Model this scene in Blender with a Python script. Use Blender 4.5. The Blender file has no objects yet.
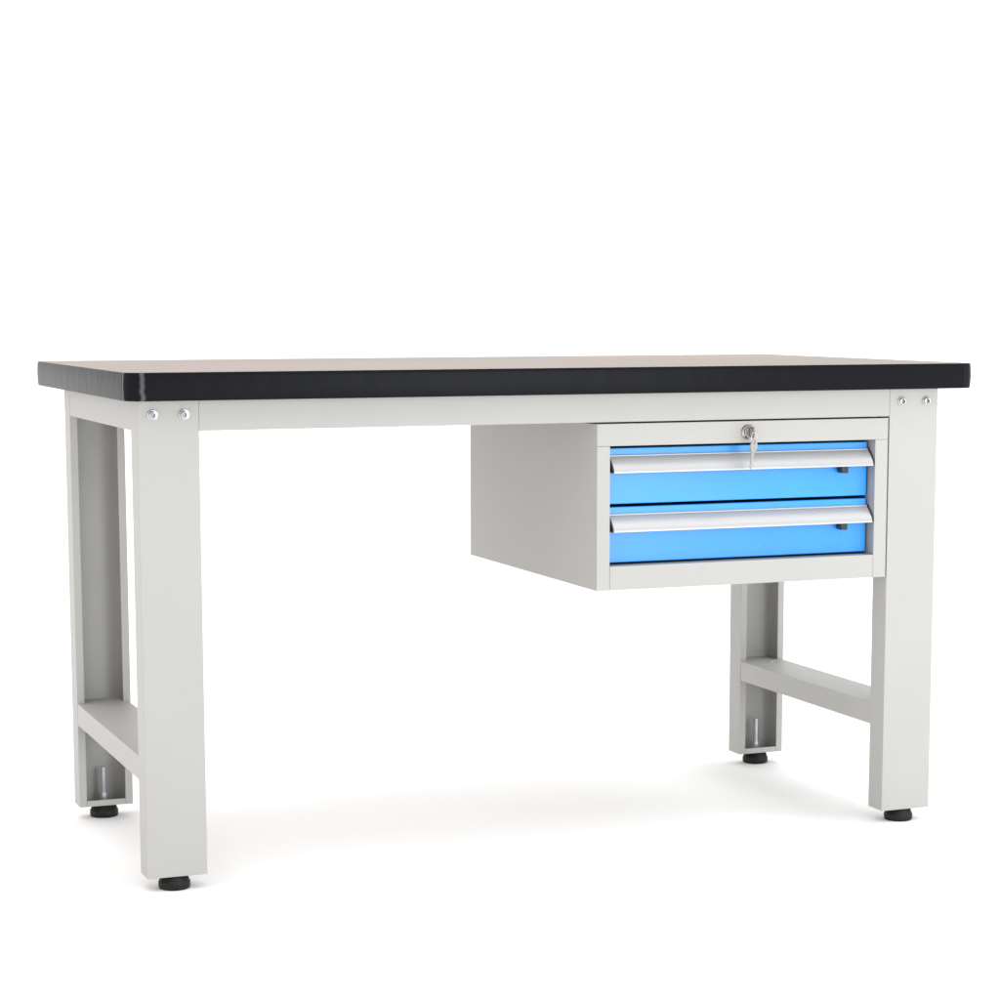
import bpy, bmesh, math, random
from mathutils import Vector, Matrix
PI = math.pi
scene = bpy.context.scene
col = scene.collection

# ------------------------------------------------------------------ helpers
class MB:
    """collects shapes into one mesh"""
    def __init__(s): s.bm = bmesh.new()
    def box(s, x0, x1, y0, y1, z0, z1):
        v = [s.bm.verts.new(p) for p in ((x0,y0,z0),(x1,y0,z0),(x1,y1,z0),(x0,y1,z0),(x0,y0,z1),(x1,y0,z1),(x1,y1,z1),(x0,y1,z1))]
        for f in ((3,2,1,0),(4,5,6,7),(0,1,5,4),(1,2,6,5),(2,3,7,6),(3,0,4,7)):
            s.bm.faces.new([v[i] for i in f])
        return s
    def prism(s, pts, axis, a, b):
        """closed outline (list of 2D points) extruded along an axis from a to b"""
        def P(p, t):
            if axis == 'z': return (p[0], p[1], t)
            if axis == 'x': return (t, p[0], p[1])
            return (p[0], t, p[1])
        lo = [s.bm.verts.new(P(p, a)) for p in pts]; hi = [s.bm.verts.new(P(p, b)) for p in pts]
        n = len(pts)
        for i in range(n):
            s.bm.faces.new((lo[i], lo[(i+1) % n], hi[(i+1) % n], hi[i]))
        s.bm.faces.new(lo[::-1]); s.bm.faces.new(hi)
        return s
    def lathe(s, prof, centre=(0,0,0), axis='z', n=32, closed=False):
        """profile of (radius, height) pairs turned round an axis"""
        rings = []
        for r, h in prof:
            ring = []
            for k in range(n):
                a = 2*PI*k/n; c, d = r*math.cos(a), r*math.sin(a)
                p = (c, d, h) if axis == 'z' else ((c, h, d) if axis == 'y' else (h, c, d))
                ring.append(s.bm.verts.new((p[0]+centre[0], p[1]+centre[1], p[2]+centre[2])))
            rings.append(ring)
        m = len(rings)
        for i in range(m if closed else m-1):
            A, B = rings[i], rings[(i+1) % m]
            for k in range(n):
                s.bm.faces.new((A[k], A[(k+1) % n], B[(k+1) % n], B[k]))
        if not closed:
            s.bm.faces.new(rings[0][::-1]); s.bm.faces.new(rings[-1])
        return s
    def loft(s, loops, closed=True):
        """loops of equal length joined in turn, the last back to the first"""
        L = [[s.bm.verts.new(p) for p in lp] for lp in loops]; n = len(L[0])
        for i in range(len(L) if closed else len(L)-1):
            A, B = L[i], L[(i+1) % len(L)]
            for k in range(n):
                s.bm.faces.new((A[k], A[(k+1) % n], B[(k+1) % n], B[k]))
        return s
    def build(s, name, mat, parent=None, bevel=0.0, smooth=False, segs=2, loc=None):
        bmesh.ops.recalc_face_normals(s.bm, faces=s.bm.faces)
        me = bpy.data.meshes.new(name); s.bm.to_mesh(me); s.bm.free()
        if smooth:
            for p in me.polygons: p.use_smooth = True
            me.set_sharp_from_angle(angle=math.radians(30))
        me.materials.append(mat)
        o = bpy.data.objects.new(name, me); col.objects.link(o)
        if parent: o.parent = parent
        if loc: o.location = loc
        if bevel:
            b = o.modifiers.new('bevel', 'BEVEL'); b.width = bevel; b.segments = segs; b.limit_method = 'ANGLE'
            b.angle_limit = math.radians(40); b.harden_normals = True
            for p in me.polygons: p.use_smooth = True
            me.set_sharp_from_angle(angle=math.radians(38))
        return o

def thing(name, label, cat, loc=(0,0,0), group=None):
    o = bpy.data.objects.new(name, None); col.objects.link(o); o.location = loc
    o.empty_display_size = .05
    o['label'] = label; o['category'] = cat
    if group: o['group'] = group
    return o

def copy_tree(o, parent=None):
    c = o.copy(); col.objects.link(c)
    if parent: c.parent = parent
    for ch in [x for x in scene.objects if x.parent == o]: copy_tree(ch, c)
    return c

# ------------------------------------------------------------------ materials
def principled(name, base, rough, metal=0.0, spec=.5):
    m = bpy.data.materials.new(name); m.use_nodes = True
    b = m.node_tree.nodes['Principled BSDF']
    b.inputs['Base Color'].default_value = (*base, 1); b.inputs['Roughness'].default_value = rough
    b.inputs['Metallic'].default_value = metal; b.inputs['Specular IOR Level'].default_value = spec
    return m, m.node_tree, b

def add_bump(nt, b, scale, strength, dist=.001, detail=2.0, vec_scale=None):
    tc = nt.nodes.new('ShaderNodeTexCoord'); n = nt.nodes.new('ShaderNodeTexNoise'); bp = nt.nodes.new('ShaderNodeBump')
    n.inputs['Scale'].default_value = scale; n.inputs['Detail'].default_value = detail
    src = tc.outputs['Object']
    if vec_scale:
        mp = nt.nodes.new('ShaderNodeMapping'); mp.inputs['Scale'].default_value = vec_scale
        nt.links.new(src, mp.inputs['Vector']); src = mp.outputs['Vector']
    nt.links.new(src, n.inputs['Vector']); nt.links.new(n.outputs['Fac'], bp.inputs['Height'])
    bp.inputs['Strength'].default_value = strength; bp.inputs['Distance'].default_value = dist
    nt.links.new(bp.outputs['Normal'], b.inputs['Normal'])
    return n

def vary(nt, b, base, amount, scale, vec_scale=(1,1,1), rough=None, rough_amt=.08, tint=None):
    """base colour and gloss that wander a little across the surface (handling, uneven coat)"""
    tc = nt.nodes.new('ShaderNodeTexCoord'); mp = nt.nodes.new('ShaderNodeMapping'); n = nt.nodes.new('ShaderNodeTexNoise')
    mp.inputs['Scale'].default_value = vec_scale; n.inputs['Scale'].default_value = scale; n.inputs['Detail'].default_value = 4
    oi = nt.nodes.new('ShaderNodeObjectInfo'); mu = nt.nodes.new('ShaderNodeMath'); mu.operation = 'MULTIPLY'; mu.inputs[1].default_value = 37
    n.noise_dimensions = '4D'; nt.links.new(oi.outputs['Random'], mu.inputs[0]); nt.links.new(mu.outputs[0], n.inputs['W'])
    cr = nt.nodes.new('ShaderNodeValToRGB')
    lo = tint or tuple(c*(1-amount) for c in base); hi = tuple(min(1, c*(1+amount)) for c in base)
    cr.color_ramp.elements[0].position = .32; cr.color_ramp.elements[1].position = .68
    cr.color_ramp.elements[0].color = (*lo, 1); cr.color_ramp.elements[1].color = (*hi, 1)
    nt.links.new(tc.outputs['Object'], mp.inputs['Vector']); nt.links.new(mp.outputs['Vector'], n.inputs['Vector'])
    nt.links.new(n.outputs['Fac'], cr.inputs['Fac']); nt.links.new(cr.outputs['Color'], b.inputs['Base Color'])
    if rough is not None:
        mr = nt.nodes.new('ShaderNodeMapRange')
        mr.inputs['To Min'].default_value = rough-rough_amt; mr.inputs['To Max'].default_value = rough+rough_amt
        nt.links.new(n.outputs['Fac'], mr.inputs['Value']); nt.links.new(mr.outputs['Result'], b.inputs['Roughness'])

GREY = (.398, .394, .379)
M_grey, nt, b = principled('light grey powder coat', GREY, .48, 0, .32)
vary(nt, b, GREY, .018, 7, rough=.48, rough_amt=.05); add_bump(nt, b, 900, .10, .0004, 3)

BLUE = (.017, .288, .79)
M_blue, nt, b = principled('blue powder coat', BLUE, .30, 0, .6)
vary(nt, b, BLUE, .03, 11, (1,1,1.6), rough=.30, rough_amt=.08); add_bump(nt, b, 700, .10, .0004, 3)

M_band, nt, b = principled('black edging', (.0075, .0078, .0095), .30, 0, .055)
add_bump(nt, b, 26, .22, .004, 2, (1, 1, .5))

WOOD = (.235, .187, .157)
# front left corner's sheen painted into the edging colour: two wavering pale streaks
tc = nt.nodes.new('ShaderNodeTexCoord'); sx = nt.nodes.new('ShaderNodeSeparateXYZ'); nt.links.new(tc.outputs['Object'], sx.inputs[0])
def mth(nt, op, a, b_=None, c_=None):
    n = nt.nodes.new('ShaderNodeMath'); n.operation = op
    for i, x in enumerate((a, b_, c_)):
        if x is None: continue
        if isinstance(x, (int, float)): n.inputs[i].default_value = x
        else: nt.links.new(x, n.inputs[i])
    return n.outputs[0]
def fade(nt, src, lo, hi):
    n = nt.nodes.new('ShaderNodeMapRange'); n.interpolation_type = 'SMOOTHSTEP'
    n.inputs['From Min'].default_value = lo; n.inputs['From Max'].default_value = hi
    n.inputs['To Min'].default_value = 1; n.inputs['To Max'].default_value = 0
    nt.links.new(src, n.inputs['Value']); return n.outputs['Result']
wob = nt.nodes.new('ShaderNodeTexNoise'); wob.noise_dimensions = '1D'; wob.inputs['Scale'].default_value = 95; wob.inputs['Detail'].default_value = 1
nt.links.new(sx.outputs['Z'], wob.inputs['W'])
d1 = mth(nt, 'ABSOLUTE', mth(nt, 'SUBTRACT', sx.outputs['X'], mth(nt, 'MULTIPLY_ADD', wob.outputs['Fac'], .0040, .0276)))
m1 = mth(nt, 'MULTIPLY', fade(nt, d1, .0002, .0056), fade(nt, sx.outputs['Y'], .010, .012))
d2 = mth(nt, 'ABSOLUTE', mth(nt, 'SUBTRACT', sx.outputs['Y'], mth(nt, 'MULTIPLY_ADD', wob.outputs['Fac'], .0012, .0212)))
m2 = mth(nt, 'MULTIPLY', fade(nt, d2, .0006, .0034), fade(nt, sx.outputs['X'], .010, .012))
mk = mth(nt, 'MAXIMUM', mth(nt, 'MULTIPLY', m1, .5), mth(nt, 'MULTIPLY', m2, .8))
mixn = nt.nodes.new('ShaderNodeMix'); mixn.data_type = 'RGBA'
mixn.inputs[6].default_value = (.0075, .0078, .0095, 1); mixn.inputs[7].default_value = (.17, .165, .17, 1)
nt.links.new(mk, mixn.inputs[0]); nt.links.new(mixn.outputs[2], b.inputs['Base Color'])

M_wood, nt, b = principled('beige laminate', WOOD, .45, 0, .2)
vary(nt, b, WOOD, .20, 5, (.22, 2.6, 6), rough=.45, rough_amt=.05)

M_alu, nt, b = principled('satin aluminium', (.47, .47, .475), .36, .4, .5)
vary(nt, b, (.47, .47, .475), .04, 4, (.2, 60, 60), rough=.36, rough_amt=.06)

M_zinc, nt, b = principled('zinc plated steel', (.60, .63, .66), .30, .65, .5)
vary(nt, b, (.60, .63, .66), .12, 60, rough=.24, rough_amt=.06)
M_bolt, nt, b = principled('bolt steel', (.46, .47, .48), .2, .95, .5)
vary(nt, b, (.46, .47, .48), .12, 60, rough=.2, rough_amt=.06)
M_nickel, nt, b = principled('nickel plated brass', (.42, .40, .375), .24, 1.0, .5)
vary(nt, b, (.42, .40, .375), .12, 80, rough=.2, rough_amt=.06)

M_rubber, nt, b = principled('black rubber', (.008, .008, .008), .5, 0, .25)
add_bump(nt, b, 300, .15, .0006, 3)
M_plastic, nt, b = principled('black plastic', (.016, .016, .018), .38, 0, .45)
add_bump(nt, b, 400, .1, .0004, 2)
M_socket, nt, b = principled('painted socket shade', (.30, .30, .31), .4, .6, .4)
add_bump(nt, b, 300, .1, .0004, 2)
M_dark, nt, b = principled('bare inner steel', (.08, .08, .085), .5, 0, .4)
add_bump(nt, b, 200, .1, .0004, 2)

FLOORC = (.90, .90, .90)
M_floor, nt, b = principled('white seamless paper', FLOORC, .85, 0, .15)
vary(nt, b, FLOORC, .006, 3); add_bump(nt, b, 350, .05, .0005, 3)

# ------------------------------------------------------------------ dimensions (metres)
A, W, DP = .0270, .0951, .0468          # left face of left legs, leg width, leg depth
XR = 1.4250                             # right face of right legs
FY, BY = .030, .6255                    # front faces of front legs, rear faces of rear legs
ZB, ZT, H = .0181, .7570, .800          # underside of legs, underside of the top, top
RAILZ = .7100
ZF = -.0042                             # the floor, under the levelling feet
S0, S1 = .1663, .2046                   # stretcher

# ------------------------------------------------------------------ the setting
fl = MB(); R_ = 60
v = [fl.bm.verts.new(p) for p in ((-R_,-R_,ZF),(R_,-R_,ZF),(R_,R_,ZF),(-R_,R_,ZF))]; fl.bm.faces.new(v)
floor = fl.build('floor', M_floor); floor['kind'] = 'structure'

# ------------------------------------------------------------------ workbench
bench = thing('workbench', 'light grey steel workbench with a beige wood top edged in black', 'workbench', (.745, .33, 0))
B0 = Vector((.745, .33, 0))
def child(mb, name, mat, parent=bench, **k):
    """shape written in place coordinates, parented to the bench's empty"""
    o = mb.build(name, mat, parent, **k); o.location = -B0; return o

def rrect(x0, x1, y0, y1, r, n=14):
    pts = []
    for cx, cy, a0 in ((x1-r, y0+r, -PI/2), (x1-r, y1-r, 0), (x0+r, y1-r, PI/2), (x0+r, y0+r, PI)):
        for k in range(n+1):
            a = a0 + PI/2*k/n; pts.append((cx+r*math.cos(a), cy+r*math.sin(a)))
    return pts
TX0, TX1, TY0, TY1, TR = .0032, 1.4842, -.0002, .779, .029
def ring(inset, z):
    return [(p[0], p[1], z) for p in rrect(TX0+inset, TX1-inset, TY0+inset, TY1-inset, TR-inset)]
mb = MB(); mb.prism(rrect(TX0+.003, TX1-.003, TY0+.003, TY1-.003, TR-.003), 'z', ZT+.001, H)
top = child(mb, 'tabletop', M_wood)
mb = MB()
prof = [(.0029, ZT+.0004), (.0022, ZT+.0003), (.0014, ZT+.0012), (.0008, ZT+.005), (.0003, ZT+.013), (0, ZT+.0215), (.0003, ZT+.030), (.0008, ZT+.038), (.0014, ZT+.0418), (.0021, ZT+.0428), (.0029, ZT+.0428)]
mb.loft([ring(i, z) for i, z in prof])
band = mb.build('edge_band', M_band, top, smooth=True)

# one leg: origin at the middle of its foot on the floor, closed face towards -y
def make_leg(parent):
    t, lip = .002, .0133; w, d = W/2, DP/2; m = MB()
    out = [(-w, -d), (w, -d), (w, d), (w-lip, d), (w-lip, d-t), (w-t, d-t), (w-t, -d+t), (-w+t, -d+t), (-w+t, d-t), (-w+lip, d-t), (-w+lip, d), (-w, d)]
    m.prism(out, 'z', ZB, ZT-.0004)
    leg = m.build('leg', M_grey, parent, bevel=.0011)
    m = MB()
    m.box(-w+t+.0002, w-t-.0002, -d+t+.0002, d-t-.0004, ZB+.0004, ZB+.0028)
    m.box(-w+lip+.0002, w-lip-.0002, d-t, d-.0001, ZB+.0003, ZB+.0108)
    m.build('base_plate', M_grey, leg, bevel=.0004)
    # levelling foot and its threaded stem
    m = MB()
    m.lathe([(.0185, .0178), (.0203, .0177), (.0208, .0172), (.0236, .0088), (.0245, .0078), (.0250, .0064), (.0250, .0002), (.0247, -.0018), (.0240, -.0034), (.0228, ZF+.0001)], n=48)
    m.build('foot', M_rubber, leg, smooth=True)
    m = MB()
    pr = [(.0046, ZB+.003)]
    z = ZB+.0205
    pr = [(.0064, ZB+.0029), (.0068, ZB+.0036), (.0068, ZB+.0188), (.0064, ZB+.0196), (.0046, ZB+.0197)]
    while z < .082:
        pr += [(.0050, z), (.0047, z+.0007)]; z += .0014
    pr += [(.0047, z), (.0036, z+.0012)]
    m.lathe(pr, n=24)
    m.build('levelling_stem', M_zinc, leg, smooth=False)
    # two socket-head bolts with washers high on the closed face
    for sx in (-1, 1):
        m = MB(); c = (sx*.0243, -d, .7353)
        m.lathe([(.0084, -.0001), (.0084, -.0012), (.0079, -.0017), (.0062, -.0018), (.0062, -.0040), (.0056, -.0050), (.0050, -.0053), (.0038, -.0053), (.0036, -.0022)], c, 'y', n=30)
        bo = m.build('bolt', M_bolt, leg, smooth=True)
        bo.data.materials.append(M_socket)                    # shade of the recess painted darker on the socket's bottom and walls
        for p in bo.data.polygons:
            if max(math.hypot(bo.data.vertices[i].co.x-c[0], bo.data.vertices[i].co.z-c[2]) for i in p.vertices) < .0039 and p.center.y < -d-.0005:
                p.material_index = 1
    return leg
proto = make_leg(bench)
spots = [(A+W/2, FY+DP/2, 0), (XR-W/2, FY+DP/2, 0), (A+W/2, BY-DP/2, PI), (XR-W/2, BY-DP/2, PI)]
for i, (x, y, rz) in enumerate(spots):
    o = proto if i == 0 else copy_tree(proto, bench)
    o.location = Vector((x, y, 0)) - B0; o.rotation_euler = (0, 0, rz)

# long rails under the top, front and rear, and the short ones at the two ends
g = .0006
m = MB()
x0, x1 = A+W+.0001, XR-W-.0001
m.prism([(FY+.0004, RAILZ), (FY+.016, RAILZ), (FY+.016, RAILZ+.002), (FY+.0024, RAILZ+.002), (FY+.0024, ZT-.0006), (FY+.0004, ZT-.0006)], 'x', x0, x1)
child(m, 'front_rail', M_grey, bevel=.0008)
m = MB()
m.prism([(BY-.0004, RAILZ), (BY-.016, RAILZ), (BY-.016, RAILZ+.002), (BY-.0024, RAILZ+.002), (BY-.0024, ZT-.0006), (BY-.0004, ZT-.0006)], 'x', x0, x1)
child(m, 'rear_rail', M_grey, bevel=.0008)
def channel(xa, z0, z1):
    """upturned steel channel, its top plate full width, between the legs of one end, with a tongue into the rear leg"""
    t = .002; xl, xr = xa+.0004, xa+W-.0045; m = MB()
    y0, y1 = FY+DP+g, BY-DP-g
    m.prism([(xl, z0), (xl+t, z0), (xl+t, z1-t), (xr-t, z1-t), (xr-t, z0), (xr, z0), (xr, z1), (xl, z1)], 'y', y0, y1)
    return m
for xa in (A, XR-W):
    child(channel(xa, RAILZ, ZT-.0006), 'end_rail', M_grey, bevel=.0009)
    m = channel(xa, S0, S1)
    for ya, yb in ((BY-DP+g, BY-.0023), (FY+.0023, FY+DP-g)):
        m.box(xa+.0136, xa+W-.0136, ya, yb, S0+.004, S1-.0002)
    st = child(m, 'stretcher', M_grey, bevel=.0009)
    if xa == A: continue
    m = MB(); m.lathe([(.0040, S1-.0001), (.0040, S1+.0006), (.0032, S1+.0013), (.0016, S1+.0015)], (xa+W*.56, BY-DP-.028, 0), n=20)
    m.build('screw', M_zinc, st, smooth=True)

# ------------------------------------------------------------------ drawer cabinet hung under the right half
CX0, CX1, CY0, CY1, CZ0, CZ1 = .7829, XR-W-.0022, .0300, .6262, .4327, .7073
OX0, OX1, OZ0, OZ1 = .8063, 1.3030, .4723, .6708
C0 = Vector(((CX0+CX1)/2, (CY0+CY1)/2, CZ0))
cab = thing('drawer_cabinet', 'pale grey steel cabinet with two blue drawers hung under the right side of the bench', 'drawer cabinet', C0)
def cchild(m, name, mat, parent=None, **k):
    o = m.build(name, mat, parent or cab, **k)
    if parent is None: o.location = -C0
    return o
t = .0015
m = MB()
out = [(CX0, CZ0), (CX1, CZ0), (CX1, CZ1), (CX0, CZ1)]
m.loft([[(CX0, y, CZ0), (CX1, y, CZ0), (CX1, y, CZ1), (CX0, y, CZ1)] for y in (CY0+.0014, CY1)] +
       [[(CX0+t, y, CZ0+t), (CX1-t, y, CZ0+t), (CX1-t, y, CZ1-t), (CX0+t, y, CZ1-t)] for y in (CY1, CY0+.0014)])
m.box(CX0+t, CX1-t, CY1-.003, CY1-.001, CZ0+t, CZ1-t)
cchild(m, 'case', M_grey, bevel=.0009)
# face frame: head across the top, two stiles, sill between the stiles; every piece folded back 32 mm
s = .0004; yb = CY0+.034
m = MB()
m.box(CX0+.0002, CX1-.0002, CY0, CY0+.0013, OZ1, CZ1-.0002)
m.box(OX0+.001, OX1-.001, CY0+.0013, yb, OZ1, OZ1+.0013)
m.box(CX0+.0002, OX0, CY0, CY0+.0013, CZ0+.0002, OZ1-s)
m.box(OX0-.0013, OX0, CY0+.0013, yb, OZ0, OZ1-s)
m.box(OX1, CX1-.0002, CY0, CY0+.0013, CZ0+.0002, OZ1-s)
m.box(OX1, OX1+.0013, CY0+.0013, yb, OZ0, OZ1-s)
m.box(OX0+s, OX1-s, CY0, CY0+.0013, CZ0+.0002, OZ0)
m.box(OX0+s, OX1-s, CY0+.0013, yb, OZ0-.0013, OZ0)
cchild(m, 'face_frame', M_grey, bevel=.0004)

# drawers
REC = CY0+.0215                                          # drawer fronts stand back from the frame
DX0, DX1 = OX0+.0030, OX1-.0034
def make_drawer():
    z0, z1 = 0.0, .0925
    m = MB()
    m.box(DX0, DX1, REC, REC+.012, z0, z1)
    dr = m.build('drawer', M_blue, cab, bevel=.0016)
    m = MB()
    m.loft([[(DX0+.006, REC+.0121, z0+.003), (DX1-.006, REC+.0121, z0+.003), (DX1-.006, CY1-.03, z0+.003), (DX0+.006, CY1-.03, z0+.003)],
            [(DX0+.006, REC+.0121, z1-.012), (DX1-.006, REC+.0121, z1-.012), (DX1-.006, CY1-.03, z1-.012), (DX0+.006, CY1-.03, z1-.012)],
            [(DX0+.008, REC+.0141, z1-.012), (DX1-.008, REC+.0141, z1-.012), (DX1-.008, CY1-.032, z1-.012), (DX0+.008, CY1-.032, z1-.012)],
            [(DX0+.008, REC+.0141, z0+.005), (DX1-.008, REC+.0141, z0+.005), (DX1-.008, CY1-.032, z0+.005), (DX0+.008, CY1-.032, z0+.005)]], closed=True)
    m.build('drawer_box', M_dark, dr)
    # handle: extruded grip strip that leaves the front near its top and swells outwards to a lip
    zt = .0815; hx0, hx1 = OX0+.0066, OX1-.0045
    P = []
    for k in range(13):
        u = k/12
        P.append((REC-.0046-.0190*(1-(1-u)**1.35), zt-.0034-.0226*u**1.12))
    # a rounded bead runs along the top, then the grip swells outwards to its lip
    bead = [(REC-.0028-.0016*math.sin(a), zt-.0016+.0016*math.cos(a)) for a in [PI*k/8*.95 for k in range(9)]]
    outer = [(REC-.0003, zt)] + bead + P + [(P[-1][0]-.0006, P[-1][1]-.0008), (P[-1][0]-.0006, P[-1][1]-.0028)]
    inner = [(P[-1][0]+.0022, P[-1][1]-.0028)] + [(p[0]+.0020, p[1]-.0012) for p in P[::-1]] + [(REC-.0022, zt-.0050), (REC-.0003, zt-.0050)]
    m = MB(); m.prism(outer+inner, 'x', hx0, hx1)
    m.build('handle', M_alu, dr, smooth=True)
    # black plastic end caps fill the section
    capo = [(p[0]-.0002, p[1]+.0002) for p in outer] + [(REC-.0003, P[-1][1]-.0028)]
    for xa, xb in ((hx0-.0026, hx0-.0001), (hx1+.0001, hx1+.0026)):
        m = MB(); m.prism(capo, 'x', xa, xb); m.build('end_cap', M_plastic, dr, smooth=True)
    # catch under the grip at its right end
    m = MB()
    m.prism([(1.2405, zt-.0262), (1.2535, zt-.0262), (1.2535, zt-.0410), (1.2425, zt-.0404), (1.2415, zt-.0362), (1.2405, zt-.0355)], 'y', REC-.0175, REC-.0004)
    m.build('catch', M_plastic, dr, bevel=.0012)
    return dr
d0 = make_drawer(); d1 = copy_tree(d0, cab)
d0.location = Vector((0, 0, .5735)) - C0
d1.location = Vector((0, 0, .4760)) - C0
# lock in the head of the frame
LX, LZ = 1.0582, .6888
m = MB()
m.lathe([(.0128, CY0+.0002), (.0128, CY0-.0022), (.0118, CY0-.0036), (.0098, CY0-.0042), (.0092, CY0-.0036), (.0088, CY0-.0036), (.0086, CY0-.0060), (.0078, CY0-.0068), (.001, CY0-.0068)], (LX, 0, LZ), 'y', n=40)
lock = cchild(m, 'lock', M_nickel, smooth=True)
m = MB(); m.box(LX-.0012, LX+.0012, CY0-.0074, CY0-.0069, LZ-.0068, LZ+.0068); m.build('keyway', M_plastic, lock)

# ------------------------------------------------------------------ keys
def key_mesh(n=28):
    """flat key in the local xz plane: bow with a hole at the top, blade downwards; origin at the bow hole"""
    m = MB(); th = .0009
    outer = []; hole = []
    for k in range(n):
        a = 2*PI*k/n
        outer.append((.0098*math.cos(a), -.0062+.0108*math.sin(a))); hole.append((.0024*math.cos(a), .0024*math.sin(a)))
    m.loft([[(x, -th, z) for x, z in outer], [(x, th, z) for x, z in outer], [(x, th, z) for x, z in hole], [(x, -th, z) for x, z in hole]])
    blade = [(-.0036, -.0166), (.0036, -.0166), (.0036, -.0205), (.0030, -.0215), (.0030, -.0245), (.0022, -.0262), (.0030, -.0280), (.0022, -.0300), (.0030, -.0318), (.0021, -.0340), (.0030, -.0362), (.0020, -.0384), (.0028, -.0405), (.0004, -.0448), (-.0022, -.0425), (-.0030, -.0400), (-.0030, -.0215), (-.0036, -.0205)]
    m.prism(blade, 'y', -th*.85, th*.85)
    return m
k1 = key_mesh().build('key', M_nickel, bevel=.0003)
k1['label'] = 'small metal key pushed into the lock above the top drawer'; k1['category'] = 'key'
# local -z (blade) points into the lock (+y); the flat bow stands upright
k1.rotation_euler = Matrix(((0, 1, 0), (0, 0, -1), (-1, 0, 0))).to_euler()
k1.location = (LX, CY0-.0215, LZ)
HOLE = Vector((LX, CY0-.0215, LZ))
rr, rw = .0092, .0007
m = MB()
m.lathe([(rr+rw*math.cos(2*PI*k/10), rw*math.sin(2*PI*k/10)) for k in range(10)], (0,0,0), 'y', n=40, closed=True)
ringo = m.build('key_ring', M_zinc, smooth=True)
ringo['label'] = 'thin wire ring joining the key in the lock to the hanging key'; ringo['category'] = 'key ring'
ringo.location = HOLE + Vector((.0004, 0, -rr+.0014)); ringo.rotation_euler = (0, 0, math.radians(35))
k2 = k1.copy(); col.objects.link(k2); k2.name = 'key'
k2['label'] = 'small metal key hanging on the ring below the lock'; k2['category'] = 'key'
k2.location = HOLE + Vector((.0006, -.0002, -2*rr+.0020)); k2.rotation_euler = (math.radians(3), math.radians(8), math.radians(28))

# ------------------------------------------------------------------ light: white studio
world = bpy.data.worlds.new('World'); scene.world = world; world.use_nodes = True
nt = world.node_tree; bg = nt.nodes['Background']
tc = nt.nodes.new('ShaderNodeTexCoord'); sp = nt.nodes.new('ShaderNodeSeparateXYZ')
nt.links.new(tc.outputs['Generated'], sp.inputs[0])
def math_(op, a, b=None):
    n = nt.nodes.new('ShaderNodeMath'); n.operation = op
    for i, x in enumerate((a, b)):
        if x is None: continue
        if isinstance(x, (int, float)): n.inputs[i].default_value = x
        else: nt.links.new(x, n.inputs[i])
    return n.outputs[0]
def ramp(src, lo, hi, a, b):
    n = nt.nodes.new('ShaderNodeMapRange'); n.interpolation_type = 'SMOOTHSTEP'
    n.inputs['From Min'].default_value = lo; n.inputs['From Max'].default_value = hi
    n.inputs['To Min'].default_value = a; n.inputs['To Max'].default_value = b
    nt.links.new(src, n.inputs['Value']); return n.outputs['Result']
back = ramp(sp.outputs['Y'], .10, .50, 0, 1)         # white backdrop side of the studio
up = ramp(sp.outputs['Z'], .34, .88, 0, 1)           # white ceiling
UP, BACK, OPEN = 2.2, 1.25, .50
side = math_('ADD', ramp(sp.outputs['X'], -.95, -.2, .80, 0), ramp(sp.outputs['X'], .0, .9, 0, .45))   # white side walls
low = math_('ADD', side, OPEN)
st = math_('MAXIMUM', low, math_('MAXIMUM', math_('MULTIPLY', back, ramp(sp.outputs['X'], -.22, .08, .98, BACK)), math_('MULTIPLY', up, ramp(sp.outputs['X'], -.75, .1, UP*.55, UP))))
tint = nt.nodes.new('ShaderNodeMix'); tint.data_type = 'RGBA'        # the studio's left side is warmer
tint.inputs[6].default_value = (1, .957, .93, 1); tint.inputs[7].default_value = (.985, .995, 1, 1)
nt.links.new(ramp(sp.outputs['X'], -.9, .25, 0, 1), tint.inputs[0]); nt.links.new(tint.outputs[2], bg.inputs['Color'])
nt.links.new(st, bg.inputs['Strength'])

def area(name, loc, target, sx, sy, power, color=(1,1,1)):
    l = bpy.data.lights.new(name, 'AREA'); l.shape = 'RECTANGLE'; l.size = sx; l.size_y = sy; l.energy = power; l.color = color
    o = bpy.data.objects.new(name, l); col.objects.link(o); o.location = loc
    o.rotation_euler = (Vector(target)-Vector(loc)).to_track_quat('-Z', 'Y').to_euler()
    return o
area('softbox', (1.85, -3.4, .95), (.75, 0, .55), 1.3, 1.6, 40, (.93, .96, 1))
area('strip_light', (-.42, -4.0, 1.0), (.1, 0, .7), .4, 1.1, 4, (1, .96, .92))

area('added_side_fill', (3.0, -1.25, .85), (1.3, .1, .45), .8, 1.3, 8, (.96, .98, 1))  # added fill lamp out of frame, brightens the right leg's front

# ------------------------------------------------------------------ camera
cam = bpy.data.cameras.new('camera'); co = bpy.data.objects.new('camera', cam); col.objects.link(co)
yaw, pitch, roll = -.37692, -.13134, -.00047
co.location = (-.70959, -3.40625, .90259)
co.rotation_mode = 'XYZ'
co.rotation_euler = (Matrix.Rotation(yaw, 3, 'Z') @ Matrix.Rotation(PI/2+pitch, 3, 'X') @ Matrix.Rotation(roll, 3, 'Z')).to_euler()
cam.sensor_width = 36; cam.sensor_fit = 'HORIZONTAL'; cam.lens = 2.29394*36
cam.shift_x = -.02174; cam.shift_y = .10634
cam.clip_start = .05; cam.clip_end = 500
scene.camera = co

scene.render.engine = 'CYCLES'
scene.render.resolution_x = scene.render.resolution_y = 1024
vs = scene.view_settings
vs.view_transform = 'Standard'; vs.look = 'None'; vs.exposure = .26; vs.gamma = 1; vs.use_curve_mapping = False
